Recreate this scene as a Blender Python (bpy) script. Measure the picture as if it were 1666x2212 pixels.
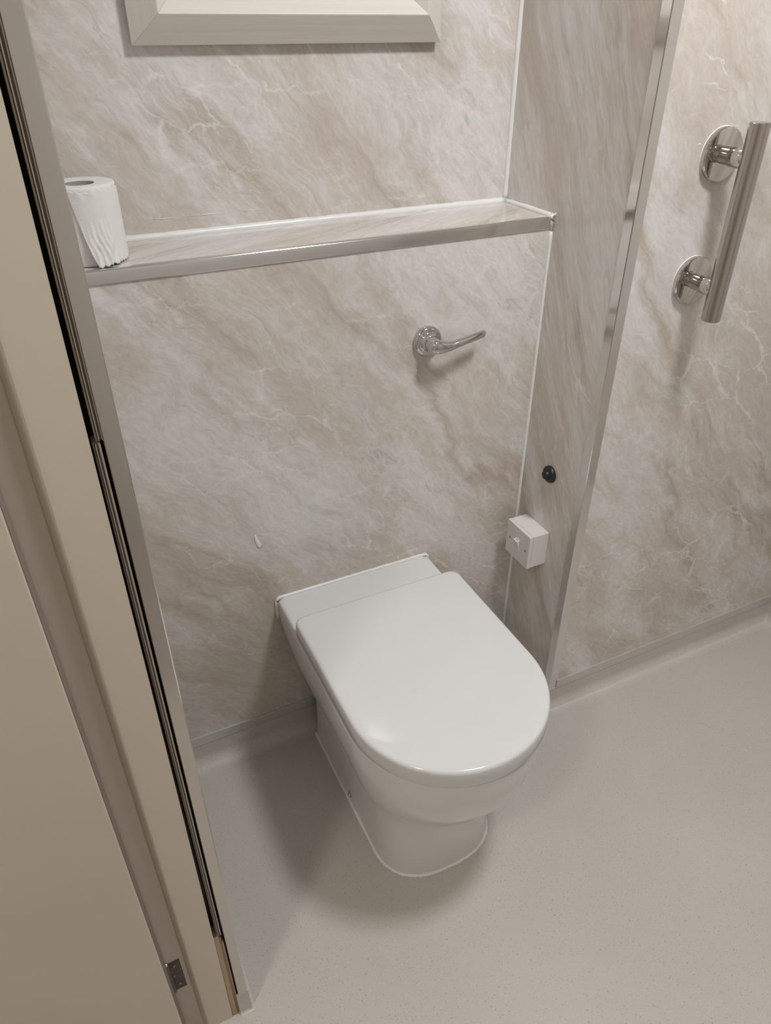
import bpy, bmesh, math, random
from mathutils import Vector, Matrix

for o in list(bpy.data.objects):
    bpy.data.objects.remove(o, do_unlink=True)
SC = bpy.context.scene
COL = SC.collection
PI = math.pi

# ------------------------------------------------------------------ camera
F_PX, PITCH, YAW, ROLL = 1578.56, 0.5922, 0.4491, 0.0007
CAM = Vector((-0.9039, -1.1577, 1.4301))
cd = bpy.data.cameras.new('camera'); cam = bpy.data.objects.new('camera', cd); COL.objects.link(cam)
cd.sensor_fit = 'VERTICAL'; cd.sensor_height = 24.0; cd.sensor_width = 24.0
cd.lens = F_PX * 24.0 / 2212.0
cd.clip_start = 0.02
fw = Vector((math.sin(YAW)*math.cos(PITCH), math.cos(YAW)*math.cos(PITCH), -math.sin(PITCH)))
r0 = Vector((math.cos(YAW), -math.sin(YAW), 0)); u0 = r0.cross(fw)
rr = r0*math.cos(ROLL) + u0*math.sin(ROLL); uu = -r0*math.sin(ROLL) + u0*math.cos(ROLL)
cam.matrix_world = Matrix(((rr.x, uu.x, -fw.x, CAM.x), (rr.y, uu.y, -fw.y, CAM.y), (rr.z, uu.z, -fw.z, CAM.z), (0, 0, 0, 1)))
SC.camera = cam

# ------------------------------------------------------------------ world, exposure, lights
w = bpy.data.worlds.new('world'); SC.world = w; w.use_nodes = True
w.node_tree.nodes['Background'].inputs[0].default_value = (0.9, 0.92, 1.0, 1)
w.node_tree.nodes['Background'].inputs[1].default_value = 0.02
SC.view_settings.view_transform = 'Standard'; SC.view_settings.look = 'None'
SC.view_settings.gamma = 1.0; SC.view_settings.use_curve_mapping = False
SC.view_settings.exposure = 0.0

CEIL = 2.30
MAIN_LIGHT = dict(loc=(-0.08, -0.78, CEIL - 0.045), r=0.13, strength=100.0, color=(0.965, 0.980, 1.0))
HALL_LIGHT = dict(loc=(-1.72, -1.34, CEIL - 0.045), r=0.11, strength=92.0, color=(1.0, 0.945, 0.875))

# ------------------------------------------------------------------ helpers
def link(o, parent=None):
    COL.objects.link(o)
    if parent is not None: o.parent = parent
    return o
def obj(name, bm, mat, parent=None, smooth=False, angle=None):
    bmesh.ops.recalc_face_normals(bm, faces=bm.faces[:])
    if smooth:
        for f in bm.faces: f.smooth = True
        if angle:
            for e in bm.edges:
                if len(e.link_faces) == 2 and e.calc_face_angle(0) > math.radians(angle): e.smooth = False
    me = bpy.data.meshes.new(name); bm.to_mesh(me); bm.free()
    if mat: me.materials.append(mat)
    o = bpy.data.objects.new(name, me)
    return link(o, parent)
def tag(o, label=None, cat=None, group=None, kind=None):
    if label: o['label'] = label
    if cat: o['category'] = cat
    if group: o['group'] = group
    if kind: o['kind'] = kind
    return o
def thing(name, label, cat, loc=(0, 0, 0), group=None):
    o = bpy.data.objects.new(name, None); o.location = loc; o.empty_display_size = 0.05
    COL.objects.link(o)
    return tag(o, label, cat, group)
def part(name, bm, mat, parent, smooth=False, angle=None):
    """mesh authored in world coordinates, child of a thing placed at its base"""
    loc = Vector((0, 0, 0)); p = parent
    while p is not None: loc += p.location; p = p.parent
    bmesh.ops.translate(bm, verts=bm.verts[:], vec=-loc)
    return obj(name, bm, mat, parent, smooth, angle)
def box(bm, x0, x1, y0, y1, z0, z1, bev=0, seg=2):
    r = bmesh.ops.create_cube(bm, size=1.0)
    vs = r['verts']
    bmesh.ops.scale(bm, vec=(x1-x0, y1-y0, z1-z0), verts=vs)
    bmesh.ops.translate(bm, vec=((x0+x1)/2, (y0+y1)/2, (z0+z1)/2), verts=vs)
    if bev:
        es = list({e for v in vs for e in v.link_edges})
        bmesh.ops.bevel(bm, geom=es, offset=bev, segments=seg, affect='EDGES', profile=0.6)
    return bm
def B(*a, **k):
    return box(bmesh.new(), *a, **k)
def loft(rings, close=True, cap0=True, cap1=True, bm=None):
    bm = bm or bmesh.new()
    vr = [[bm.verts.new(p) for p in r] for r in rings]
    n = len(vr[0])
    for a, b in zip(vr[:-1], vr[1:]):
        for i in range(n if close else n-1):
            j = (i+1) % n
            bm.faces.new((a[i], a[j], b[j], b[i]))
    if cap0: bm.faces.new(vr[0])
    if cap1: bm.faces.new(vr[-1])
    return bm
def extrude_z(poly, z0, z1, bm=None):
    return loft([[(x, y, z0) for x, y in poly], [(x, y, z1) for x, y in poly]], bm=bm)
def lathe(profile, origin, axis, n=40, bm=None, cap0=True, cap1=True):
    """profile: (distance along axis, radius)"""
    ax = Vector(axis).normalized()
    a = ax.orthogonal().normalized(); b = ax.cross(a)
    o = Vector(origin); rings = []
    for d, r in profile:
        rings.append([o + ax*d + (a*math.cos(2*PI*i/n) + b*math.sin(2*PI*i/n))*r for i in range(n)])
    return loft(rings, True, cap0, cap1, bm)
def tube(path, rad, n=10, bm=None, squash=None):
    """rad: number or list; squash: (radial factor along up)"""
    path = [Vector(p) for p in path]; rings = []
    for i, p in enumerate(path):
        t = (path[min(i+1, len(path)-1)] - path[max(i-1, 0)]).normalized()
        up = Vector((0, 0, 1)) if abs(t.z) < 0.9 else Vector((0, 1, 0))
        s = t.cross(up).normalized(); up2 = s.cross(t).normalized()
        r = rad[i] if isinstance(rad, (list, tuple)) else rad
        ra, rb = r if isinstance(r, (list, tuple)) else (r, r)
        rings.append([p + s*ra*math.cos(2*PI*k/n) + up2*rb*math.sin(2*PI*k/n) for k in range(n)])
    return loft(rings, True, True, True, bm)
def sweep(profile, path, z=0.0, closed=False, bm=None):
    """profile (offset to the right-hand side of travel, height) swept along an xy path with mitres"""
    P = [Vector((x, y)) for x, y in path]; rings = []
    for i, p in enumerate(P):
        d0 = (P[i] - P[i-1]).normalized() if i > 0 else (P[1]-P[0]).normalized()
        d1 = (P[i+1] - P[i]).normalized() if i < len(P)-1 else d0
        n0 = Vector((d0.y, -d0.x)); n1 = Vector((d1.y, -d1.x))
        m = (n0 + n1); m = m / max(m.dot(n0), 1e-6)
        rings.append([(p.x + m.x*o, p.y + m.y*o, z + h) for o, h in profile])
    return loft(rings, True, True, True, bm)
def catmull(keys, t):
    """keys: list of tuples (t, v0, v1, ...)"""
    for i in range(len(keys)-1):
        if keys[i][0] <= t <= keys[i+1][0]: break
    k0 = keys[max(i-1, 0)]; k1 = keys[i]; k2 = keys[i+1]; k3 = keys[min(i+2, len(keys)-1)]
    u = (t-k1[0])/(k2[0]-k1[0]); out = []
    for c in range(1, len(k1)):
        m1 = (k2[c]-k0[c])/max(k2[0]-k0[0], 1e-9)*(k2[0]-k1[0]); m2 = (k3[c]-k1[c])/max(k3[0]-k1[0], 1e-9)*(k2[0]-k1[0])
        out.append((2*u**3-3*u**2+1)*k1[c] + (u**3-2*u**2+u)*m1 + (-2*u**3+3*u**2)*k2[c] + (u**3-u**2)*m2)
    return out

# ------------------------------------------------------------------ materials
def newmat(name):
    m = bpy.data.materials.new(name); m.use_nodes = True
    nt = m.node_tree; return m, nt, nt.nodes['Principled BSDF']
def nd(nt, t, **k):
    n = nt.nodes.new(t)
    for a, v in k.items(): setattr(n, a, v)
    return n
def plain(name, col, rough=0.5, metal=0.0, bump=0.0, bscale=200, var=0.0, vscale=8, coat=0.0, stretch=None, ior=1.5, spec=None):
    m, nt, b = newmat(name)
    b.inputs['Roughness'].default_value = rough; b.inputs['Metallic'].default_value = metal
    b.inputs['IOR'].default_value = ior
    b.inputs['Base Color'].default_value = (*col, 1)
    if coat: b.inputs['Coat Weight'].default_value = coat; b.inputs['Coat Roughness'].default_value = 0.08
    tc = nd(nt, 'ShaderNodeTexCoord'); src = tc.outputs['Object']
    if stretch:
        mp = nd(nt, 'ShaderNodeMapping'); mp.inputs['Scale'].default_value = stretch
        nt.links.new(src, mp.inputs['Vector']); src = mp.outputs['Vector']
    n2 = nd(nt, 'ShaderNodeTexNoise'); n2.inputs['Scale'].default_value = vscale; n2.inputs['Detail'].default_value = 5
    nt.links.new(src, n2.inputs['Vector'])
    mx = nd(nt, 'ShaderNodeMix', data_type='RGBA')
    mx.inputs[6].default_value = tuple(c*(1-var) for c in col) + (1,)
    mx.inputs[7].default_value = tuple(min(1, c*(1+var)) for c in col) + (1,)
    nt.links.new(n2.outputs['Fac'], mx.inputs[0]); nt.links.new(mx.outputs[2], b.inputs['Base Color'])
    if bump:
        n1 = nd(nt, 'ShaderNodeTexNoise'); n1.inputs['Scale'].default_value = bscale; n1.inputs['Detail'].default_value = 3
        nt.links.new(src, n1.inputs['Vector'])
        bp = nd(nt, 'ShaderNodeBump'); bp.inputs['Strength'].default_value = bump; bp.inputs['Distance'].default_value = 0.002
        nt.links.new(n1.outputs['Fac'], bp.inputs['Height']); nt.links.new(bp.outputs['Normal'], b.inputs['Normal'])
    return m

def math_n(nt, op, a, b=None, c=None, clamp=False):
    n = nd(nt, 'ShaderNodeMath', operation=op); n.use_clamp = clamp
    for i, v in enumerate((a, b, c)):
        if v is None: continue
        if isinstance(v, (int, float)): n.inputs[i].default_value = v
        else: nt.links.new(v, n.inputs[i])
    return n.outputs[0]
def noise(nt, vec, scale, detail=6, rough=0.55, dist=0.0):
    n = nd(nt, 'ShaderNodeTexNoise'); n.inputs['Scale'].default_value = scale; n.inputs['Detail'].default_value = detail
    n.inputs['Roughness'].default_value = rough; n.inputs['Distortion'].default_value = dist
    nt.links.new(vec, n.inputs['Vector']); return n
def maprange(nt, v, a, b, c=0.0, d=1.0, smooth=True):
    n = nd(nt, 'ShaderNodeMapRange'); n.interpolation_type = 'SMOOTHSTEP' if smooth else 'LINEAR'
    nt.links.new(v, n.inputs[0])
    for i, x in enumerate((a, b, c, d)): n.inputs[i+1].default_value = x
    return n.outputs[0]
def mixc(nt, fac, a, b):
    m = nd(nt, 'ShaderNodeMix', data_type='RGBA')
    nt.links.new(fac, m.inputs[0])
    for i, v in ((6, a), (7, b)):
        if isinstance(v, tuple): m.inputs[i].default_value = (*v, 1)
        else: nt.links.new(v, m.inputs[i])
    return m.outputs[2]

def marble(name, seed):
    m, nt, b = newmat(name)
    tc = nd(nt, 'ShaderNodeTexCoord')
    sp = nd(nt, 'ShaderNodeSeparateXYZ'); nt.links.new(tc.outputs['Object'], sp.inputs[0])
    X, Y, Z = sp.outputs
    u = math_n(nt, 'SUBTRACT', X, Y); v = math_n(nt, 'SUBTRACT', Z, Y)
    ca, sa = math.cos(math.radians(48)), math.sin(math.radians(48))
    # along the grain (down to the right) and across it
    s = math_n(nt, 'SUBTRACT', math_n(nt, 'MULTIPLY', u, ca), math_n(nt, 'MULTIPLY', v, sa))
    t = math_n(nt, 'ADD', math_n(nt, 'MULTIPLY', u, sa), math_n(nt, 'MULTIPLY', v, ca))
    iso = nd(nt, 'ShaderNodeCombineXYZ'); nt.links.new(s, iso.inputs[0]); nt.links.new(t, iso.inputs[1]); iso.inputs[2].default_value = seed
    wn = noise(nt, iso.outputs[0], 5.0, 4, 0.55)
    wv = nd(nt, 'ShaderNodeVectorMath', operation='MULTIPLY_ADD')
    nt.links.new(wn.outputs['Color'], wv.inputs[0]); wv.inputs[1].default_value = (0.16, 0.10, 0.0)
    nt.links.new(iso.outputs[0], wv.inputs[2])
    def stretch(sx, sy, sz=seed):
        mp = nd(nt, 'ShaderNodeMapping'); mp.inputs['Scale'].default_value = (sx, sy, 1.0); mp.inputs['Location'].default_value = (sz*1.7, sz*0.9, sz)
        nt.links.new(wv.outputs[0], mp.inputs['Vector']); return mp.outputs[0]
    # cloudy ground
    g = noise(nt, stretch(2.3, 5.6), 1.0, 11, 0.68)
    ground = mixc(nt, maprange(nt, g.outputs['Fac'], 0.41, 0.60), BEIGE, PALE)
    # feathered streaks along the grain, two sizes
    f = noise(nt, stretch(5.0, 21.0, seed+3), 1.0, 9, 0.72)
    ground = mixc(nt, math_n(nt, 'MULTIPLY', maprange(nt, f.outputs['Fac'], 0.50, 0.66), 0.55), ground, CREAM)
    f2 = noise(nt, stretch(6.0, 24.0, seed+5), 1.0, 9, 0.72)
    ground = mixc(nt, math_n(nt, 'MULTIPLY', maprange(nt, f2.outputs['Fac'], 0.54, 0.70), 0.45), ground, PALE)
    f3 = noise(nt, stretch(26.0, 48.0, seed+6), 1.0, 8, 0.72)
    ground = mixc(nt, math_n(nt, 'MULTIPLY', maprange(nt, f3.outputs['Fac'], 0.52, 0.66), 0.30), ground, CREAM)
    ground = mixc(nt, math_n(nt, 'MULTIPLY', maprange(nt, f3.outputs['Fac'], 0.46, 0.34), 0.30), ground, PALE)
    # long tan bands, feathered on one side
    tn = noise(nt, stretch(1.05, 4.6, seed+7), 1.0, 6, 0.55)
    band = math_n(nt, 'ABSOLUTE', math_n(nt, 'SUBTRACT', tn.outputs['Fac'], 0.5))
    tmask = maprange(nt, noise(nt, stretch(1.6, 3.4, seed+11), 1.0, 4).outputs['Fac'], 0.42, 0.60)
    tex = maprange(nt, f.outputs['Fac'], 0.30, 0.60, 0.35, 1.0)
    wide = math_n(nt, 'MULTIPLY', math_n(nt, 'MULTIPLY', maprange(nt, band, 0.055, 0.0), tmask), tex)
    c = mixc(nt, math_n(nt, 'MULTIPLY', wide, 0.64), ground, TAN)
    thin = math_n(nt, 'MULTIPLY', math_n(nt, 'MULTIPLY', maprange(nt, band, 0.010, 0.0), tmask), tex)
    c = mixc(nt, math_n(nt, 'MULTIPLY', thin, 0.45), c, TAN)
    # grey hairlines
    gn = noise(nt, stretch(1.0, 4.8, seed+17), 1.0, 6, 0.55)
    gl = math_n(nt, 'ABSOLUTE', math_n(nt, 'SUBTRACT', gn.outputs['Fac'], 0.47))
    gm = math_n(nt, 'MULTIPLY', maprange(nt, gl, 0.006, 0.0), maprange(nt, noise(nt, stretch(5.0, 6.0, seed+19), 1.0, 4).outputs['Fac'], 0.47, 0.60))
    c = mixc(nt, math_n(nt, 'MULTIPLY', gm, 0.42), c, GREY)
    # pale branching cracks in two scales, leaning steeper than the grain
    w2 = noise(nt, iso.outputs[0], 14.0, 5, 0.62)
    wv2 = nd(nt, 'ShaderNodeVectorMath', operation='MULTIPLY_ADD')
    nt.links.new(w2.outputs['Color'], wv2.inputs[0]); wv2.inputs[1].default_value = (0.075, 0.06, 0.0)
    nt.links.new(iso.outputs[0], wv2.inputs[2])
    for sc, rot, k, lo_, hi_, ms in (((6.0, 15.0, 1.0), 22, 0.85, 0.50, 0.60, 5.0), ((12.0, 30.0, 1.0), 12, 0.50, 0.49, 0.60, 8.0)):
        vo = nd(nt, 'ShaderNodeTexVoronoi'); vo.feature = 'DISTANCE_TO_EDGE'; vo.inputs['Scale'].default_value = 1.0
        mp = nd(nt, 'ShaderNodeMapping'); mp.vector_type = 'TEXTURE'
        mp.inputs['Rotation'].default_value = (0, 0, math.radians(rot)); mp.inputs['Scale'].default_value = (1/sc[0], 1/sc[1], 1.0)
        nt.links.new(wv2.outputs[0], mp.inputs['Vector']); nt.links.new(mp.outputs[0], vo.inputs['Vector'])
        wid = maprange(nt, noise(nt, iso.outputs[0], 20.0, 3).outputs['Fac'], 0.40, 0.72, 0.010, 0.060, False)
        cr = math_n(nt, 'SUBTRACT', 1.0, math_n(nt, 'DIVIDE', vo.outputs['Distance'], wid), clamp=True)
        cm = math_n(nt, 'MULTIPLY', cr, maprange(nt, noise(nt, stretch(ms*.6, ms, seed+29+rot), 1.0, 3).outputs['Fac'], lo_, hi_))
        c = mixc(nt, math_n(nt, 'MULTIPLY', cm, k), c, WHITE)
    # fine grain
    fg = noise(nt, stretch(60, 150, seed+23), 1.0, 4, 0.7)
    hs = nd(nt, 'ShaderNodeHueSaturation'); nt.links.new(c, hs.inputs['Color'])
    nt.links.new(maprange(nt, fg.outputs['Fac'], 0.25, 0.75, 0.86, 1.09, False), hs.inputs['Value'])
    nt.links.new(hs.outputs[0], b.inputs['Base Color'])
    b.inputs['Roughness'].default_value = 0.10; b.inputs['IOR'].default_value = 1.47
    bn = noise(nt, tc.outputs['Object'], 45.0, 3)
    bp = nd(nt, 'ShaderNodeBump'); bp.inputs['Strength'].default_value = 0.035; bp.inputs['Distance'].default_value = 0.002
    nt.links.new(bn.outputs['Fac'], bp.inputs['Height']); nt.links.new(bp.outputs['Normal'], b.inputs['Normal'])
    return m
BEIGE = (0.615, 0.556, 0.492); PALE = (0.735, 0.707, 0.694); CREAM = (0.580, 0.515, 0.446)
TAN = (0.455, 0.378, 0.300); GREY = (0.43, 0.40, 0.385); WHITE = (0.80, 0.775, 0.75)
M_MARBLE = marble('marble_laminate', 2.3)

def vinyl():
    m, nt, b = newmat('speckled_vinyl')
    tc = nd(nt, 'ShaderNodeTexCoord'); V = tc.outputs['Object']
    big = noise(nt, V, 3.0, 4)
    c = mixc(nt, maprange(nt, big.outputs['Fac'], 0.3, 0.7), (0.535, 0.497, 0.452), (0.575, 0.538, 0.494))
    fine = noise(nt, V, 420.0, 3, 0.7)
    c = mixc(nt, maprange(nt, fine.outputs['Fac'], 0.3, 0.7, 0.0, 0.35), c, (0.66, 0.63, 0.59))
    for sc, thr, col, k in ((330.0, 0.16, (0.20, 0.18, 0.15), 0.55), (210.0, 0.10, (0.07, 0.06, 0.05), 0.6), (260.0, 0.10, (0.80, 0.78, 0.74), 0.6)):
        vo = nd(nt, 'ShaderNodeTexVoronoi'); vo.inputs['Scale'].default_value = sc
        nt.links.new(V, vo.inputs['Vector'])
        pick = nd(nt, 'ShaderNodeSeparateColor'); nt.links.new(vo.outputs['Color'], pick.inputs[0])
        mk = math_n(nt, 'MULTIPLY', maprange(nt, vo.outputs['Distance'], thr+0.14, thr), maprange(nt, pick.outputs[0], 0.80, 0.84))
        c = mixc(nt, math_n(nt, 'MULTIPLY', mk, k), c, col)
    nt.links.new(c, b.inputs['Base Color'])
    b.inputs['Roughness'].default_value = 0.42
    bp = nd(nt, 'ShaderNodeBump'); bp.inputs['Strength'].default_value = 0.10; bp.inputs['Distance'].default_value = 0.001
    nt.links.new(fine.outputs['Fac'], bp.inputs['Height']); nt.links.new(bp.outputs['Normal'], b.inputs['Normal'])
    return m
M_VINYL = vinyl()
M_CERAMIC = plain('white_ceramic', (0.742, 0.748, 0.735), 0.07, var=0.01, ior=1.55)
M_LID = plain('white_seat_plastic', (0.715, 0.715, 0.710), 0.11, var=0.012, vscale=25)
M_SEAL = plain('white_silicone', (0.84, 0.835, 0.82), 0.30, var=0.03, vscale=60, bump=0.15, bscale=90)
M_CHROME = plain('polished_chrome', (0.62, 0.62, 0.615), 0.05, 1.0, var=0.01)
M_ALU = plain('polished_aluminium', (0.78, 0.77, 0.755), 0.12, 1.0, var=0.04, vscale=14, bump=0.02, bscale=30)
M_SATIN = plain('satin_aluminium', (0.63, 0.62, 0.595), 0.30, 0.45, var=0.04, vscale=20)
M_STEEL = plain('brushed_stainless', (0.50, 0.465, 0.43), 0.17, 1.0, var=0.06, vscale=6, stretch=(60, 60, 1.5), bump=0.03, bscale=6)
M_STEELP = plain('polished_stainless', (0.62, 0.595, 0.57), 0.06, 1.0, var=0.02)
M_SWITCH = plain('white_switch_plastic', (0.77, 0.725, 0.71), 0.32, var=0.01)
M_RUBBER = plain('black_rubber', (0.012, 0.012, 0.013), 0.38, bump=0.5, bscale=70, var=0.3, vscale=50)
M_CREAM = plain('cream_gloss_paint', (0.640, 0.565, 0.470), 0.42, var=0.03, vscale=3, bump=0.12, bscale=45)
M_DOOR = plain('door_paint', (0.620, 0.550, 0.465), 0.42, var=0.03, vscale=3, bump=0.10, bscale=60)
M_FRAMEP = plain('cream_painted_wood', (0.70, 0.665, 0.605), 0.48, var=0.10, vscale=1, stretch=(3, 160, 160), bump=0.15, bscale=1)
M_FRAMEV = plain('cream_painted_wood_upright', (0.70, 0.665, 0.605), 0.48, var=0.10, vscale=1, stretch=(160, 160, 3), bump=0.15, bscale=1)
M_CEIL = plain('white_ceiling_paint', (0.80, 0.79, 0.77), 0.8, var=0.01)
M_HALL = plain('cream_wall_paint', (0.62, 0.56, 0.49), 0.7, var=0.03)
M_DARK = plain('cavity_shade', (0.010, 0.009, 0.008), 0.9, var=0.4, vscale=40)  # near-black colour paints the shade inside the jamb gap
M_RIB = plain('pale_seal_rib', (0.56, 0.50, 0.44), 0.5, var=0.05)
M_RIBD = plain('brown_seal_groove', (0.24, 0.19, 0.155), 0.55, var=0.08)
M_WOOD = plain('bare_pine', (0.47, 0.335, 0.225), 0.65, var=0.28, vscale=1, stretch=(260, 260, 6), bump=0.3, bscale=1)
M_HINGE = plain('painted_over_hinge', (0.085, 0.062, 0.045), 0.5, 0.0, var=0.5, vscale=70, bump=0.5, bscale=160)
M_GAP_SHADE = plain('painted_gap_shade', (0.235, 0.200, 0.170), 0.6, var=0.06)  # dark tone stands in for shade in the hinge gap
M_ALU_REFL = plain('aluminium_dark_reflection', (0.64, 0.605, 0.57), 0.16, 1.0, var=0.05, vscale=9, bump=0.02, bscale=25)  # polished aluminium copy, darkened to paint in the dim hall reflection
M_PAPER = plain('tissue_paper', (0.79, 0.775, 0.745), 0.95, var=0.02, vscale=60, bump=0.25, bscale=500)
M_CORE = plain('grey_card_core', (0.36, 0.32, 0.29), 0.9, var=0.08, vscale=50)
M_PRINT = plain('grey_print', (0.16, 0.16, 0.17), 0.5)
M_SCREW = plain('dull_screw', (0.30, 0.28, 0.26), 0.35, 1.0)
M_FILM = plain('clear_film_residue', (0.66, 0.625, 0.59), 0.12)
def emit(name, col, s):
    m, nt, b = newmat(name)
    b.inputs['Base Color'].default_value = (0.9, 0.9, 0.9, 1)
    b.inputs['Emission Color'].default_value = (*col, 1); b.inputs['Emission Strength'].default_value = s
    return m

# ------------------------------------------------------------------ dimensions
XL = -0.8662      # niche left wall
YB = 0.1614       # upper back wall
YR = -0.2087      # wall with the grab rail
ZS = 1.1267       # ledge top
ZC = 0.066        # top of the coved skirting
YJ = -0.538       # door jamb face
XR, YF = 0.766, -2.15
def struct(name, bm, mat, label=None, smooth=False, angle=None):
    return tag(obj(name, bm, mat, None, smooth, angle), label, kind='structure')

# ------------------------------------------------------------------ shell
struct('floor', B(-2.6, XR+.1, -2.7, 0.6, -0.06, 0.0), M_VINYL, 'speckled grey beige vinyl floor')
struct('ceiling', B(-2.6, XR+.1, -2.7, 0.6, CEIL, CEIL+0.05), M_CEIL, 'white ceiling')
struct('wall_back', B(XL-.012, 0.012, YB, YB+0.05, 1.08, CEIL), M_MARBLE, 'marble-effect wall panel above the ledge')
struct('wall_back_lower', B(XL-.012, 0.010, 0.0, 0.012, 0.0, ZS-0.012), M_MARBLE, 'marble-effect panel behind the toilet below the ledge')
struct('wall_return', B(0.0, 0.010, YR+0.001, YB+0.05, 0.0, CEIL), M_MARBLE, 'narrow shaded marble-effect return wall beside the toilet')
struct('wall_right', B(0.0, XR+.05, YR, YR+0.010, 0.0, CEIL), M_MARBLE, 'marble-effect wall panel carrying the grab rail')
struct('wall_right_side', B(XR, XR+0.05, YF, YR, 0.0, CEIL), M_MARBLE, 'marble-effect side wall of the washroom')
struct('wall_front', B(XL, XR+.05, YF-0.05, YF, 0.0, CEIL), M_CEIL, 'white painted front wall of the washroom')
struct('wall_left', B(XL-0.010, XL, YJ+0.001, YB+0.05, 0.0, CEIL), M_MARBLE, 'marble-effect panel lining the niche on the left')
struct('wall_left_core', B(-0.985, XL-0.010, -0.49, 0.55, 0.0, CEIL), M_HALL, 'wall between the washroom and the hall')
struct('wall_left_near', B(-0.985, XL, -2.65, -1.37, 0.0, CEIL), M_HALL, 'wall on the near side of the doorway')
struct('wall_lintel', B(-0.985, XL, -1.37, -0.49, 2.05, CEIL), M_HALL, 'wall over the doorway')
struct('wall_hall_far', B(-2.55, -2.5, -2.65, 0.55, 0.0, CEIL), M_HALL, 'painted wall of the hall')
struct('wall_hall_front', B(-2.5, -0.985, -2.65, -2.6, 0.0, CEIL), M_HALL, 'painted front wall of the hall')
struct('wall_hall_back', B(-2.5, -0.985, 0.50, 0.55, 0.0, CEIL), M_HALL, 'painted back wall of the hall')

# coved vinyl upstand and its capping strip
def cove(path, R):
    arc = [(0.0022 + R - R*math.cos(PI/2*k/9), R - R*math.sin(PI/2*k/9) + 0.0003) for k in range(10)]
    return sweep([(-0.001, -0.004), (-0.001, ZC), (0.0022, ZC)] + arc + [(0.0022+R+0.004, -0.004)], path)
struct('baseboard_back', cove([(XL, 0.0), (0.0, 0.0), (0.0, YR), (XR, YR), (XR, YF)], 0.030), M_VINYL, 'vinyl floor coved up the foot of the walls', True, 40)
struct('baseboard_left', cove([(-0.884, YJ+0.001), (XL+0.0005, YJ+0.001), (XL+0.0005, -0.001)], 0.006), M_VINYL, 'vinyl floor turned up the foot of the niche wall', True, 40)
capp = [(0.0, 0.064), (0.0030, 0.064), (0.0036, 0.066), (0.0042, 0.0895), (0.0038, 0.0910), (0.0, 0.0912)]
struct('trim_1', sweep(capp, [(XL+0.001, 0.0), (-0.001, 0.0)]), M_SATIN, 'metal capping strip along the foot of the back panel')
struct('trim_2', sweep(capp, [(0.0, -0.004), (0.0, YR+0.02)]), M_SATIN, 'metal capping strip along the foot of the return wall')
struct('trim_3', sweep(capp, [(0.0185, YR), (XR, YR), (XR, YF)]), M_SATIN, 'metal capping strip along the foot of the grab rail wall')

# angle trims on the outside corners
def angle_trim(cx, cy, sx, sy, z0, z1, leg=0.020, th=0.0014, rnd=0.0012):
    """L profile wrapping an outside corner at (cx, cy); legs run towards sx and sy"""
    poly = [(-th+rnd, -th), (leg, -th), (leg+0.0008, 0.0), (0.0, 0.0), (0.0, leg+0.0008), (-th, leg), (-th, -th+rnd)]
    pts = [(cx + sx*a, cy + sy*b) for a, b in poly]
    return extrude_z(pts, z0, z1)
struct('trim_4', angle_trim(0.0, YR, 1, 1, ZC-0.002, CEIL), M_ALU, 'polished metal corner trim on the outside corner of the return wall')
struct('trim_5', angle_trim(XL, YJ, -1, 1, 0.064, CEIL, leg=0.0140), M_ALU_REFL, 'polished metal corner trim at the end of the niche wall')

# white sealant
def bead(path, r, bm=None, seed=0):
    rnd = random.Random(seed); pts = []; rad = []
    for a, b in zip(path[:-1], path[1:]):
        a, b = Vector(a), Vector(b); n = max(3, int((b-a).length/0.012))
        for i in range(n):
            pts.append(a.lerp(b, i/n)); rad.append(r*(1+rnd.uniform(-.10, .10)))
    pts.append(Vector(path[-1])); rad.append(r)
    return tube(pts, rad, 10, bm)
struct('trim_6', bead([(-0.0008, YB-0.0008, ZS+0.004), (-0.0008, YB-0.0008, CEIL)], 0.0056, seed=1), M_SEAL, 'white sealant line in the corner above the ledge', True)
struct('trim_7', bead([(-0.0006, -0.0006, 0.093), (-0.0006, -0.0006, ZS-0.024)], 0.0038, seed=2), M_SEAL, 'white sealant line in the corner below the ledge', True)
struct('trim_8', bead([(XL, YB-0.001, ZS+0.001), (-0.003, YB-0.001, ZS+0.001)], 0.0068, seed=3), M_SEAL, 'white sealant line along the back of the ledge', True)
tb = bead([(-0.001, YB-0.004, ZS+0.001), (-0.001, 0.0, ZS+0.0012)], 0.0060, seed=4)
rnd = random.Random(8)
tube([(-0.0015, 0.002, ZS+0.004), (-0.0025, -0.003, ZS+0.002), (-0.002, -0.0035, ZS-0.006), (-0.001, -0.002, ZS-0.024)], [0.004, 0.0052, 0.0046, 0.003], 10, tb)
for k in range(6):
    a = (-0.002, -0.002, ZS+0.003)
    b = (rnd.uniform(-.006, .0), rnd.uniform(-.012, .004), ZS+rnd.uniform(.004, .012))
    tube([a, b], [0.0022, 0.0006], 6, tb)
struct('trim_9', tb, M_SEAL, 'white sealant with a ragged blob at the end of the ledge', True)
bm = bmesh.new()   # residue line on the upper panel
for x0, x1 in ((-0.700, -0.662), (-0.648, -0.560), (-0.545, -0.505)):
    tube([(x0, YB-0.0002, 1.155), ((x0+x1)/2, YB-0.0002, 1.1556), (x1, YB-0.0002, 1.1552)], [0.0002, 0.0007, 0.0002], 6, bm)
struct('trim_10', bm, M_SEAL, 'thin sealant residue line above the ledge', True)
bm = bmesh.new()   # dried dab on the lower panel
pts = [(-.630, .596), (-.6275, .590), (-.624, .580), (-.6195, .571), (-.6185, .562), (-.623, .558), (-.628, .5615), (-.631, .574), (-.6325, .586)]
cx, cz = -.6255, .574
ring0 = [(x, -0.0001, z) for x, z in pts]; ring1 = [(x+(cx-x)*.3, -0.0011, z+(cz-z)*.3) for x, z in pts]
loft([ring0, ring1], bm=bm)
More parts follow.
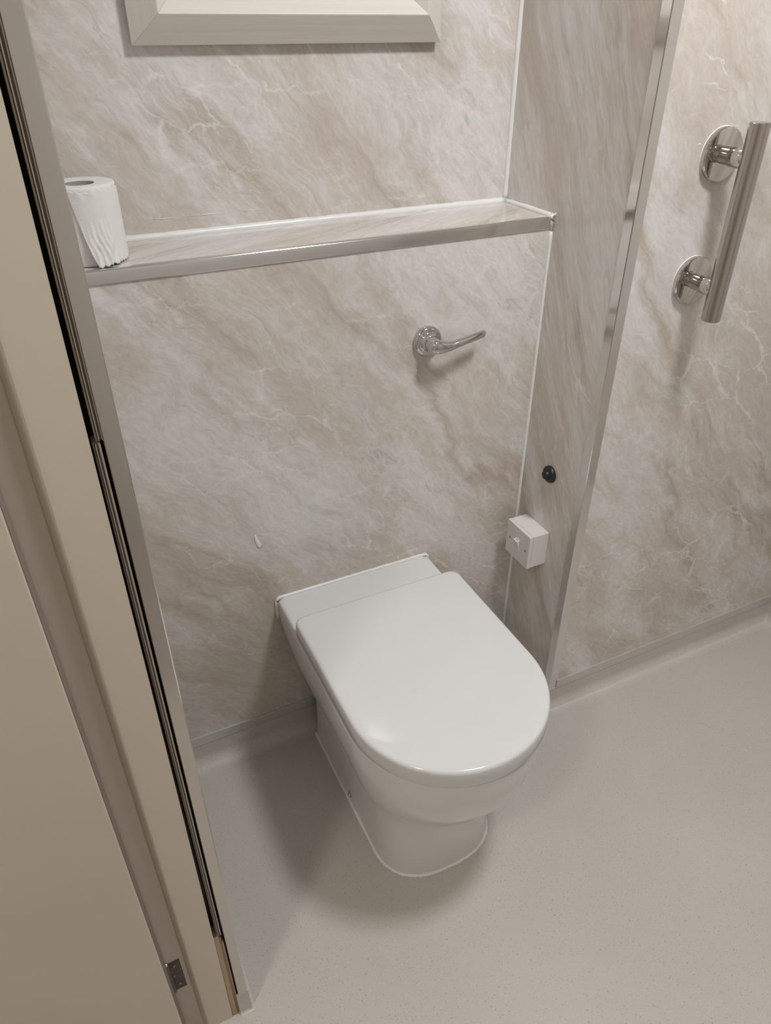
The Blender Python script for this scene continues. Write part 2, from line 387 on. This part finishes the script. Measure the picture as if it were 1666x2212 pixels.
struct('trim_11', bm, M_SEAL, 'small dried white sealant dab on the panel left of the toilet', True)

# ------------------------------------------------------------------ ledge shelf
sh = thing('ledge_shelf', 'marble-effect ledge with a polished metal front edge above the toilet', 'shelf', (-0.43, 0.0, 1.09))
part('top_panel', B(XL+.0005, -0.0005, 0.0006, YB-0.0005, ZS-0.0118, ZS), M_MARBLE, sh)
# square-edge front trim: face, nose and lip lying on the top panel
prof = [(0.0, -0.0205), (-0.0022, -0.0205), (-0.0030, -0.0195), (-0.0034, -0.0100), (-0.0034, -0.0030)]
prof += [(-0.0034 + 0.0040*(1-math.cos(a)), -0.0024 + 0.0036*math.sin(a)) for a in [PI/2*k/6 for k in range(1, 7)]]
prof += [(0.0048, 0.0010), (0.0052, 0.0003), (0.0, 0.0003)]
r0_, r1_ = [(XL+.0005, y, ZS+z) for y, z in prof], [(-0.0035, y, ZS+z) for y, z in prof]
part('edge_trim', loft([r0_, r1_]), M_ALU, sh, True, 35)
part('clear_tape', B(-0.845, -0.757, 0.0052, 0.0150, ZS+0.0001, ZS+0.0005), M_FILM, sh)

# ------------------------------------------------------------------ toilet
TC = -0.4212
def dring(hw, yb, yf, ys, e, z, cr=0.006, nf=56, ns=14, nb=14, cx=TC):
    pts = []
    for k in range(nf+1):                       # front arc from left to right
        th = PI*k/nf; c, s = math.cos(th), math.sin(th)
        pts.append((cx - hw*math.copysign(abs(c)**(2/e), c), ys - (ys-yf)*abs(s)**(2/e)))
    for k in range(1, ns): pts.append((cx+hw, ys + (yb-cr-ys)*k/ns))
    for k in range(7): a = PI/2*k/6; pts.append((cx+hw-cr+cr*math.cos(a), yb-cr+cr*math.sin(a)))
    for k in range(1, nb): pts.append((cx+hw-cr - 2*(hw-cr)*k/nb, yb))
    for k in range(7): a = PI/2 + PI/2*k/6; pts.append((cx-hw+cr+cr*math.cos(a), yb-cr+cr*math.sin(a)))
    for k in range(1, ns): pts.append((cx-hw, yb-cr + (ys-yb+cr)*k/ns))
    return [(x, y, z) for x, y in pts]
wc = thing('toilet', 'white back-to-wall toilet with a closed D-shaped lid', 'toilet', (TC, -0.25, 0.0))
#      depth below rim: z, half width, back, front, start of arc, exponent
keys = [(0.000, 0.1790, -0.0012, -0.5760, -0.390, 2.0),
        (0.045, 0.1788, -0.0012, -0.5750, -0.390, 2.0),
        (0.080, 0.1760, -0.0180, -0.5680, -0.388, 2.0),
        (0.120, 0.1695, -0.0335, -0.5560, -0.384, 2.05),
        (0.160, 0.1600, -0.0335, -0.5360, -0.376, 2.1),
        (0.188, 0.1490, -0.0335, -0.5140, -0.370, 2.15),
        (0.206, 0.1390, -0.0335, -0.4950, -0.364, 2.25),
        (0.224, 0.1305, -0.0335, -0.4770, -0.360, 2.4),
        (0.256, 0.1242, -0.0335, -0.4640, -0.358, 2.5),
        (0.310, 0.1225, -0.0335, -0.4590, -0.358, 2.5),
        (0.380, 0.1235, -0.0335, -0.4610, -0.358, 2.5),
        (0.4198, 0.1255, -0.0335, -0.4640, -0.358, 2.5)]
rings = []
ZT = 0.4210
for ins, dz in ((0.020, 0.0), (0.010, 0.0), (0.0055, 0.0006), (0.0025, 0.0020), (0.0007, 0.0045)):
    rings.append(dring(keys[0][1]-ins, keys[0][2]-(ins if ins < .01 else ins*.3), keys[0][3]+ins, keys[0][4], 2.0, ZT-dz, 0.010))
for k in range(1, 61):
    d = 0.008 + (0.4198-0.008)*k/60 if k > 1 else 0.008
    hw, yb, yf, ys, e = catmull(keys, d)
    rings.append(dring(hw, yb, yf, ys, e, ZT-d, 0.008))
part('pan', loft(rings), M_CERAMIC, wc, True, 50)
# seat ring hidden under the wrap-over lid
rings = [dring(0.176, -0.126, -0.570, -0.392, 2.0, z, 0.018) for z in (ZT+0.0002, ZT+0.014)]
part('seat', loft(rings), M_LID, wc, True, 40)
lid = []
for ins, z in ((0.0060, ZT+0.0042), (0.0008, ZT+0.0044), (0.0, ZT+0.0058), (0.0, ZT+0.0345), (0.0007, ZT+0.0378), (0.0025, ZT+0.0403), (0.0052, ZT+0.0416), (0.0085, ZT+0.0420)):
    lid.append(dring(0.1828-ins, -0.1185-ins, -0.5785+ins, -0.395, 2.03, z, 0.020-ins*.5))
for f, z in ((0.90, ZT+0.0424), (0.7, ZT+0.0427), (0.4, ZT+0.0428), (0.1, ZT+0.0428)):
    base = lid[7]; cy = -0.34
    lid.append([(TC+(x-TC)*f, cy+(y-cy)*f, z) for x, y, _ in base])
part('lid', loft(lid), M_LID, wc, True, 50)
# sealant round the foot and along the wall
foot = dring(0.1262, -0.0310, -0.4648, -0.358, 2.5, 0.0012)
nf = 56; ns = 14
start = nf + ns + 5
fp = foot[start+13:]  # from the back left corner
order = foot[-(ns+3):] + foot[:nf+ns+2]
rnd = random.Random(5)
part('foot_sealant', tube(order, [(0.0040*(1+rnd.uniform(-.18, .22)), 0.0034) for _ in order], 8), M_SEAL, wc, True)
part('wall_sealant', bead([(TC-0.181, -0.0018, ZT-0.050), (TC-0.1805, -0.0018, ZT-0.004), (TC-0.174, -0.002, ZT+0.0012), (TC+0.174, -0.002, ZT+0.0012), (TC+0.1805, -0.0018, ZT-0.004), (TC+0.181, -0.0018, ZT-0.050)], 0.0040, seed=6), M_SEAL, wc, True)
bx = TC - 0.1232
fb = part('fixing_bolt', lathe([(-0.004, 0.0085), (0.0012, 0.0085), (0.0022, 0.0075), (0.0026, 0.0060)], (bx, -0.236, 0.019), (-1, 0, 0.0), 20), M_CHROME, wc, True, 40)
part('bolt_head', lathe([(0.0020, 0.0042), (0.0048, 0.0040), (0.0056, 0.0028)], (bx, -0.236, 0.019), (-1, 0, 0), 6), M_CHROME, fb)

# ------------------------------------------------------------------ flush lever
LX, LZ = -0.2605, 0.9305
fl = thing('flush_lever', 'chrome flush lever with a round rose on the panel above the toilet', 'lever', (LX, 0.0, LZ))
part('rose', lathe([(0.0, 0.0285), (0.003, 0.0292), (0.007, 0.0285), (0.0105, 0.0255), (0.0118, 0.0225), (0.0112, 0.0205), (0.0125, 0.0185), (0.018, 0.0160), (0.022, 0.0150)], (LX, 0, LZ), (0, -1, 0), 48), M_CHROME, fl, True, 50)
arm = []
AP = [  # x, y, z, half depth (y), half height (z)
    (-0.0125, -0.026, 0.000, 0.0060, 0.0118), (-0.0080, -0.0330, 0.000, 0.0085, 0.0130), (0.0000, -0.0365, -0.0004, 0.0105, 0.0135),
    (0.0090, -0.0385, -0.0014, 0.0100, 0.0125), (0.0200, -0.0400, -0.0022, 0.0085, 0.0100), (0.0320, -0.0405, -0.0020, 0.0074, 0.0085),
    (0.0460, -0.0386, -0.0006, 0.0064, 0.0076), (0.0620, -0.0366, 0.0012, 0.0060, 0.0074), (0.0800, -0.0342, 0.0032, 0.0056, 0.0073),
    (0.0990, -0.0316, 0.0052, 0.0052, 0.0071), (0.1062, -0.0306, 0.0060, 0.0048, 0.0066), (0.1096, -0.0301, 0.0063, 0.0030, 0.0046), (0.1107, -0.0299, 0.0064, 0.0012, 0.0020)]
for k in range(49):
    i = k/48*(len(AP)-1)
    x, y, z, a, b = catmull([(j, *q) for j, q in enumerate(AP)], min(i, len(AP)-1-1e-6))
    ring = []
    for m_ in range(24):
        th = 2*PI*m_/24; c, s = math.cos(th), math.sin(th)
        ring.append((LX+x, y + a*math.copysign(abs(c)**.75, c), LZ + z + b*math.copysign(abs(s)**.75, s)))
    arm.append(ring)
part('arm', loft(arm), M_CHROME, fl, True, 60)
part('hub', lathe([(0.012, 0.0148), (0.020, 0.0145), (0.030, 0.0138), (0.040, 0.0125), (0.0440, 0.0110), (0.0452, 0.0090)], (LX, 0, LZ), (0, -1, 0), 40), M_CHROME, fl, True, 50)

# ------------------------------------------------------------------ grab rail
GX, GY = 0.1585, YR-0.0640
gr = thing('grab_rail', 'brushed steel vertical grab rail on two round wall plates', 'grab rail', (GX, YR, 0.99))
part('bar', lathe([(0.0, 0.0150), (0.0010, 0.0160), (0.309, 0.0160), (0.310, 0.0150)], (GX, GY, 0.9915), (0, 0, 1), 48), M_STEEL, gr, True, 40)
for zz in (1.2495, 1.0465):
    part('wall_plate', lathe([(0.0, 0.0400), (0.0012, 0.0412), (0.0075, 0.0412), (0.0095, 0.0400), (0.0100, 0.0385)], (GX, YR, zz), (0, -1, 0), 56), M_STEELP, gr, True, 30)
    p_ = part('post', lathe([(0.0095, 0.0142), (0.0270, 0.0142)], (GX, YR, zz), (0, -1, 0), 40), M_STEELP, gr, True, 30)
    part('saddle', lathe([(0.0270, 0.0136), (0.0276, 0.0156), (0.0285, 0.0160), (0.0500, 0.0160), (0.0560, 0.0150), (0.0600, 0.0125)], (GX, YR, zz), (0, -1, 0), 40), M_STEELP, gr, True, 40)
    tag(part('halo_ring', lathe([(0.0, 0.0420), (0.0006, 0.0416), (0.0009, 0.0410)], (GX, YR, zz), (0, -1, 0), 48), M_SEAL, gr, True), 'thin white ring painting the reflected-light halo round the wall plate')  # white ring stands in for light the plate reflects onto the wall

# ------------------------------------------------------------------ isolator switch
sx, sy0, sy1, sz0, sz1 = -0.0515, -0.1239, -0.0379, 0.3983, 0.4843
sw = thing('switch', 'white square isolator switch on a surface box beside the toilet', 'switch', (0.0, (sy0+sy1)/2, sz0))
part('back_box', B(-0.0414, -0.0002, sy0+.0004, sy1-.0004, sz0+.0004, sz1-.0004, bev=0.0008), M_SWITCH, sw)
pl = part('face_plate', B(sx, -0.0421, sy0, sy1, sz0, sz1, bev=0.0009), M_SWITCH, sw)
yc, zc = (sy0+sy1)/2, (sz0+sz1)/2
# rocker: a wedge standing proud at the top
bm = bmesh.new()
yh = 0.0073
prof = [(sx+0.001, zc+0.0140), (sx-0.0072, zc+0.0115), (sx-0.0066, zc+0.0080), (sx-0.0004, zc-0.0140), (sx+0.001, zc-0.0140)]
loft([[(x, yc-yh, z) for x, z in prof], [(x, yc+yh, z) for x, z in prof]], bm=bm)
rk = part('rocker', bm, M_SWITCH, sw)
part('rocker_frame', loft([[(sx-0.0004, yc-.0092, zc-.0165), (sx-0.0004, yc+.0092, zc-.0165), (sx-0.0004, yc+.0092, zc+.0165), (sx-0.0004, yc-.0092, zc+.0165)], [(sx+.0004, yc-.0095, zc-.0168), (sx+.0004, yc+.0095, zc-.0168), (sx+.0004, yc+.0095, zc+.0168), (sx+.0004, yc-.0095, zc+.0168)]]), M_SWITCH, sw)
for yy in (yc-0.0302, yc+0.0302):
    s_ = part('screw', lathe([(-0.0005, 0.0030), (0.0002, 0.0030), (0.0004, 0.0024)], (sx, yy, zc), (-1, 0, 0), 16), M_PRINT, sw)
    part('screw_head', lathe([(0.0003, 0.0021), (0.0006, 0.0017)], (sx, yy, zc), (-1, 0, 0), 12), M_SCREW, s_)
# ON lettering on the sloping top of the rocker
tcv = bpy.data.curves.new('on_lettering', 'FONT'); tcv.body = 'ON'; tcv.size = 0.0052; tcv.align_x = 'CENTER'; tcv.align_y = 'CENTER'; tcv.extrude = 0.00008
to = bpy.data.objects.new('tmp_text', tcv)
COL.objects.link(to)
bpy.context.view_layer.update()
tm = bpy.data.meshes.new_from_object(to.evaluated_get(bpy.context.evaluated_depsgraph_get()))
bpy.data.objects.remove(to, do_unlink=True)
bm = bmesh.new(); bm.from_mesh(tm); bpy.data.meshes.remove(tm)
nrm = Vector((-0.0025, 0, 0.0082)).normalized()         # the wedge's top face
ux = Vector((0, -1, 0)); uy = nrm.cross(ux)
ctr = Vector((sx-0.0033, yc, zc+0.01270)) + nrm*0.0001
M4 = Matrix(((ux.x, uy.x, nrm.x, ctr.x), (ux.y, uy.y, nrm.y, ctr.y), (ux.z, uy.z, nrm.z, ctr.z), (0, 0, 0, 1)))
bmesh.ops.transform(bm, matrix=M4, verts=bm.verts[:])
part('on_lettering', bm, M_PRINT, rk)

# ------------------------------------------------------------------ black rubber stop
KY, KZ = -0.0985, 0.6230
rs = thing('rubber_stop', 'small round black rubber stop on the return wall above the switch', 'rubber stop', (0.0, KY, KZ))
part('body', lathe([(0.0, 0.0185), (0.002, 0.0192), (0.006, 0.0188), (0.0085, 0.0170), (0.0100, 0.0140), (0.0106, 0.0112)], (0, KY, KZ), (-1, 0, 0), 36), M_RUBBER, rs, True, 60)
part('nub', lathe([(0.0100, 0.0106), (0.0140, 0.0100), (0.0165, 0.0085), (0.0178, 0.0060), (0.0182, 0.0030)], (0, KY+0.001, KZ), (-1, 0, 0), 30), M_RUBBER, rs, True, 60)

# ------------------------------------------------------------------ toilet roll
RX, RY, RR, RH = -0.8085, 0.066, 0.0500, 0.1085
tr = thing('toilet_roll', 'white toilet paper roll with a loose crumpled end on the ledge', 'toilet roll', (RX, RY, ZS))
rnd = random.Random(3)
prof = [(0.0005, 0.0215), (0.0002, 0.046), (0.0015, 0.0487), (0.006, 0.0495), (0.030, 0.0498), (0.070, 0.0498), (0.104, 0.0498), (0.1075, 0.0495), (0.1087, 0.0485), (0.1088, 0.040), (0.1080, 0.0222), (0.1070, 0.0215)]
bm = lathe(prof, (RX, RY, ZS), (0, 0, 1), 64, cap0=False, cap1=False)
part('paper', bm, M_PAPER, tr, True, 50)
cp = [(0.0008, 0.0214), (0.1062, 0.0214), (0.1068, 0.0210), (0.1062, 0.0206), (0.0008, 0.0206)]
part('core', lathe(cp, (RX, RY, ZS), (0, 0, 1), 48, cap0=False, cap1=False), M_CORE, tr, True, 50)
# loose end: wraps the camera side and flares out at the foot
bm = bmesh.new(); NA, NZ = 84, 46; grid = []
for j in range(NZ+1):
    v = j/NZ; row_ = []
    a_left = -2.02 + 0.44*v**1.3                     # torn edge runs down to the right
    for i in range(NA+1):
        uu_ = i/NA; th = a_left + (0.26 - a_left)*uu_
        low = max(0.0, (v-0.40)/0.60)
        edge = (1-uu_)
        fm = max(0.0, min(1.0, (-0.75-th)/0.6)); fm = fm*fm*(3-2*fm)
        flare = 0.0006 + 0.0120*low**1.5*fm
        wr = low**0.7*(0.0026*math.sin(21*th + 9*v + 1.6*math.sin(8*v)) + 0.0018*math.sin(47*th - 15*v + 1.2*math.sin(13*v)) + 0.0009*math.sin(95*th+24*v))
        wr += 0.0008*math.exp(-((v-0.05)/0.05)**2)*math.sin(17*th)
        r_ = RR + 0.0006 + flare + wr*math.sin(PI*min(1, uu_*1.5+.08))*max(0.12, fm)
        zb = ZS + 0.0012 + 0.0045*max(0, math.sin(5*th+2.0))*(1 if uu_ > .3 else uu_/.3) + 0.0016*math.sin(23*th)**2
        zt = ZS + RH - 0.0045 + 0.0014*math.sin(9*th)+0.001*math.sin(31*th)
        row_.append(bm.verts.new((RX + r_*math.cos(th), RY + r_*math.sin(th), zt + (zb-zt)*v)))
    grid.append(row_)
for j in range(NZ):
    for i in range(NA): bm.faces.new((grid[j][i], grid[j][i+1], grid[j+1][i+1], grid[j+1][i]))
lo = part('loose_sheet', bm, M_PAPER, tr, True)
sm = lo.modifiers.new('thickness', 'SOLIDIFY'); sm.thickness = 0.0004; sm.offset = -1

# ------------------------------------------------------------------ wooden frame on the upper wall
fx0, fx1, fz0, fz1 = -0.6885, -0.1720, 1.3990, 2.02
wf = thing('wooden_frame', 'pale cream painted wooden frame with mitred corners on the wall above the ledge', 'frame', ((fx0+fx1)/2, YB, fz0))
# profile across the moulding: (inset from outer edge, distance from wall)
FP = [(0.012, 0.0005), (0.012, 0.0135), (0.0, 0.0140), (0.0005, 0.0165), (0.0375, 0.0445), (0.0390, 0.0452), (0.0405, 0.0445), (0.0700, 0.0180), (0.0740, 0.0165), (0.0740, 0.0005)]
def rail(c0, c1, inx0, inx1, mat, name):
    """moulding between outer corners c0 and c1; inx = inward mitre directions at both ends"""
    ra = [(c0[0]+inx0[0]*i, YB-d, c0[1]+inx0[1]*i) for i, d in FP]
    rb = [(c1[0]+inx1[0]*i, YB-d, c1[1]+inx1[1]*i) for i, d in FP]
    return part(name, loft([ra, rb]), mat, wf)
g = 0.00015
rail((fx0+g, fz0), (fx1-g, fz0), (1, 1), (-1, 1), M_FRAMEP, 'bottom_rail')
rail((fx0, fz0+g), (fx0, fz1-g), (1, 1), (1, -1), M_FRAMEV, 'stile')
rail((fx1, fz0+g), (fx1, fz1-g), (-1, 1), (-1, -1), M_FRAMEV, 'stile')
rail((fx0+g, fz1), (fx1-g, fz1), (1, -1), (-1, -1), M_FRAMEP, 'top_rail')
part('panel', B(fx0+.070, fx1-.070, YB-0.010, YB-0.003, fz0+.070, fz1-.070), M_CEIL, wf)

# ------------------------------------------------------------------ doorway: jamb, exposed packing, open door
jr0, jr1 = -0.8975, -0.8890           # jamb edge leans slightly
def jamb_ring(xr, z):
    return [(x, y, z) for x, y in [(xr, YJ), (-0.9365, YJ), (-0.9385, YJ+0.0006), (-0.9440, YJ+0.0050), (-0.9448, YJ+0.0066), (-0.9448, YJ+0.0074), (-1.0, YJ+0.0074), (-1.0, -0.491), (xr, -0.491)]]
jb = [jamb_ring(jr0 + (-0.8935-jr0)*k/8, 0.85*k/8) for k in range(9)] + [jamb_ring(-0.8935 + (jr1+0.8935)*k/8, 0.85+1.2*k/8) for k in range(1, 9)]
struct('trim_12', loft(jb), M_CREAM, 'cream painted door jamb with a raised stop')
struct('trim_13', B(-1.0, XL, -1.370, -1.335, 0.0, 2.05), M_CREAM, 'cream painted door jamb on the near side')
struct('trim_14', B(-0.8915, -0.8765, -0.515, -0.4905, 0.02, CEIL), M_DARK, 'near-black filler painting the shade in the gap behind the jamb edge')
def seal_strip(name, x0, x1, z0, z1, lab):
    w_ = x1-x0; bm1 = bmesh.new()
    poly = [(x0, -0.516), (x0, -0.5335), (x0+.16*w_, -0.5345), (x0+.22*w_, -0.5312), (x0+.30*w_, -0.5312), (x0+.34*w_, -0.5350), (x0+.44*w_, -0.5350), (x0+.48*w_, -0.5318), (x0+.72*w_, -0.5318), (x0+.76*w_, -0.5352), (x1, -0.5350), (x1, -0.516)]
    extrude_z(poly, z0, z1, bm1)
    o = struct(name, bm1, M_RIB, lab)
    o.data.materials.append(M_RIBD)
    for f in o.data.polygons:
        c = f.center
        if abs(f.normal.y) > .9 and -0.5330 < c.y < -0.5290: f.material_index = 1
        if abs(f.normal.y) > .5 and c.x < x0+.18*w_ and c.y > -0.5346: f.material_index = 1
    return o
seal_strip('trim_15', -0.8870, -0.8797, 1.122, CEIL, 'upper length of ribbed packing strip beside the jamb')
seal_strip('trim_16', -0.8905, -0.8838, 0.262, 1.119, 'lower length of ribbed packing strip beside the jamb')
bm = bmesh.new()
box(bm, -0.8968, -0.8885, -0.5362, -0.516, 0.001, 0.262); box(bm, -0.8883, -0.8858, -0.5340, -0.516, 0.001, 0.255); box(bm, -0.8856, -0.8830, -0.5350, -0.516, 0.001, 0.240)
struct('trim_17', bm, M_WOOD, 'bare wood packing at the foot of the jamb')

DX = -0.9720
dr = thing('door_1', 'open cream painted door hinged on the jamb at the left', None, (DX-0.38, -0.565, 0.0)); dr['kind'] = 'structure'
part('door_leaf', B(DX-0.762, DX, -0.5730, -0.5330, 0.008, 2.02, bev=0.0022, seg=3), M_DOOR, dr)
tag(part('edge_gap_shade', B(DX-0.001, DX+0.0009, -0.5695, -0.5340, 0.012, 2.01), M_GAP_SHADE, dr), 'dark brown-grey strip painting the shaded gap along the hinge edge')  # strip added to paint the shaded gap between door and jamb
hg = part('hinge', B(-0.9735, -0.9512, YJ+0.0058, YJ+0.0076, 0.1600, 0.2430, bev=0.0005, seg=1), M_HINGE, dr)
kx, ky = -0.9725, -0.5330
part('knuckle', lathe([(0.0, 0.0030), (0.002, 0.0040), (0.083, 0.0040), (0.0855, 0.0034), (0.0865, 0.0016)], (kx+0.0012, ky, 0.1600), (0, 0, 1), 16), M_HINGE, hg, True, 40)
part('pin_cap', lathe([(0.0, 0.0038), (0.002, 0.0036), (0.0032, 0.0020)], (kx+0.0012, ky, 0.2460), (0, 0, 1), 14), M_CHROME, hg, True)
for zz, xx in ((0.174, -0.9605), (0.202, -0.9650), (0.231, -0.9605)):
    part('screw', lathe([(0.0, 0.0026), (0.0008, 0.0020)], (xx, YJ+0.0059, zz), (0, -1, 0), 12), M_SCREW, hg)

# ------------------------------------------------------------------ lights
def ceiling_light(d, label, name):
    t = thing(name, label, 'light', (d['loc'][0], d['loc'][1], CEIL))
    part('housing', lathe([(0.0, d['r']+0.015), (0.030, d['r']+0.015), (0.036, d['r']+0.006)], (d['loc'][0], d['loc'][1], CEIL), (0, 0, -1), 48), M_CEIL, t, True, 40)
    part('diffuser', lathe([(0.0355, d['r']), (0.0440, d['r']*.97), (0.0480, d['r']*.85), (0.0490, d['r']*.4)], (d['loc'][0], d['loc'][1], CEIL), (0, 0, -1), 48), emit(name+'_glow', d['color'], d['strength']), t, True)
    return t
ceiling_light(MAIN_LIGHT, 'round ceiling light in the washroom', 'ceiling_light')
ceiling_light(HALL_LIGHT, 'round ceiling light in the hall outside the door', 'ceiling_light')
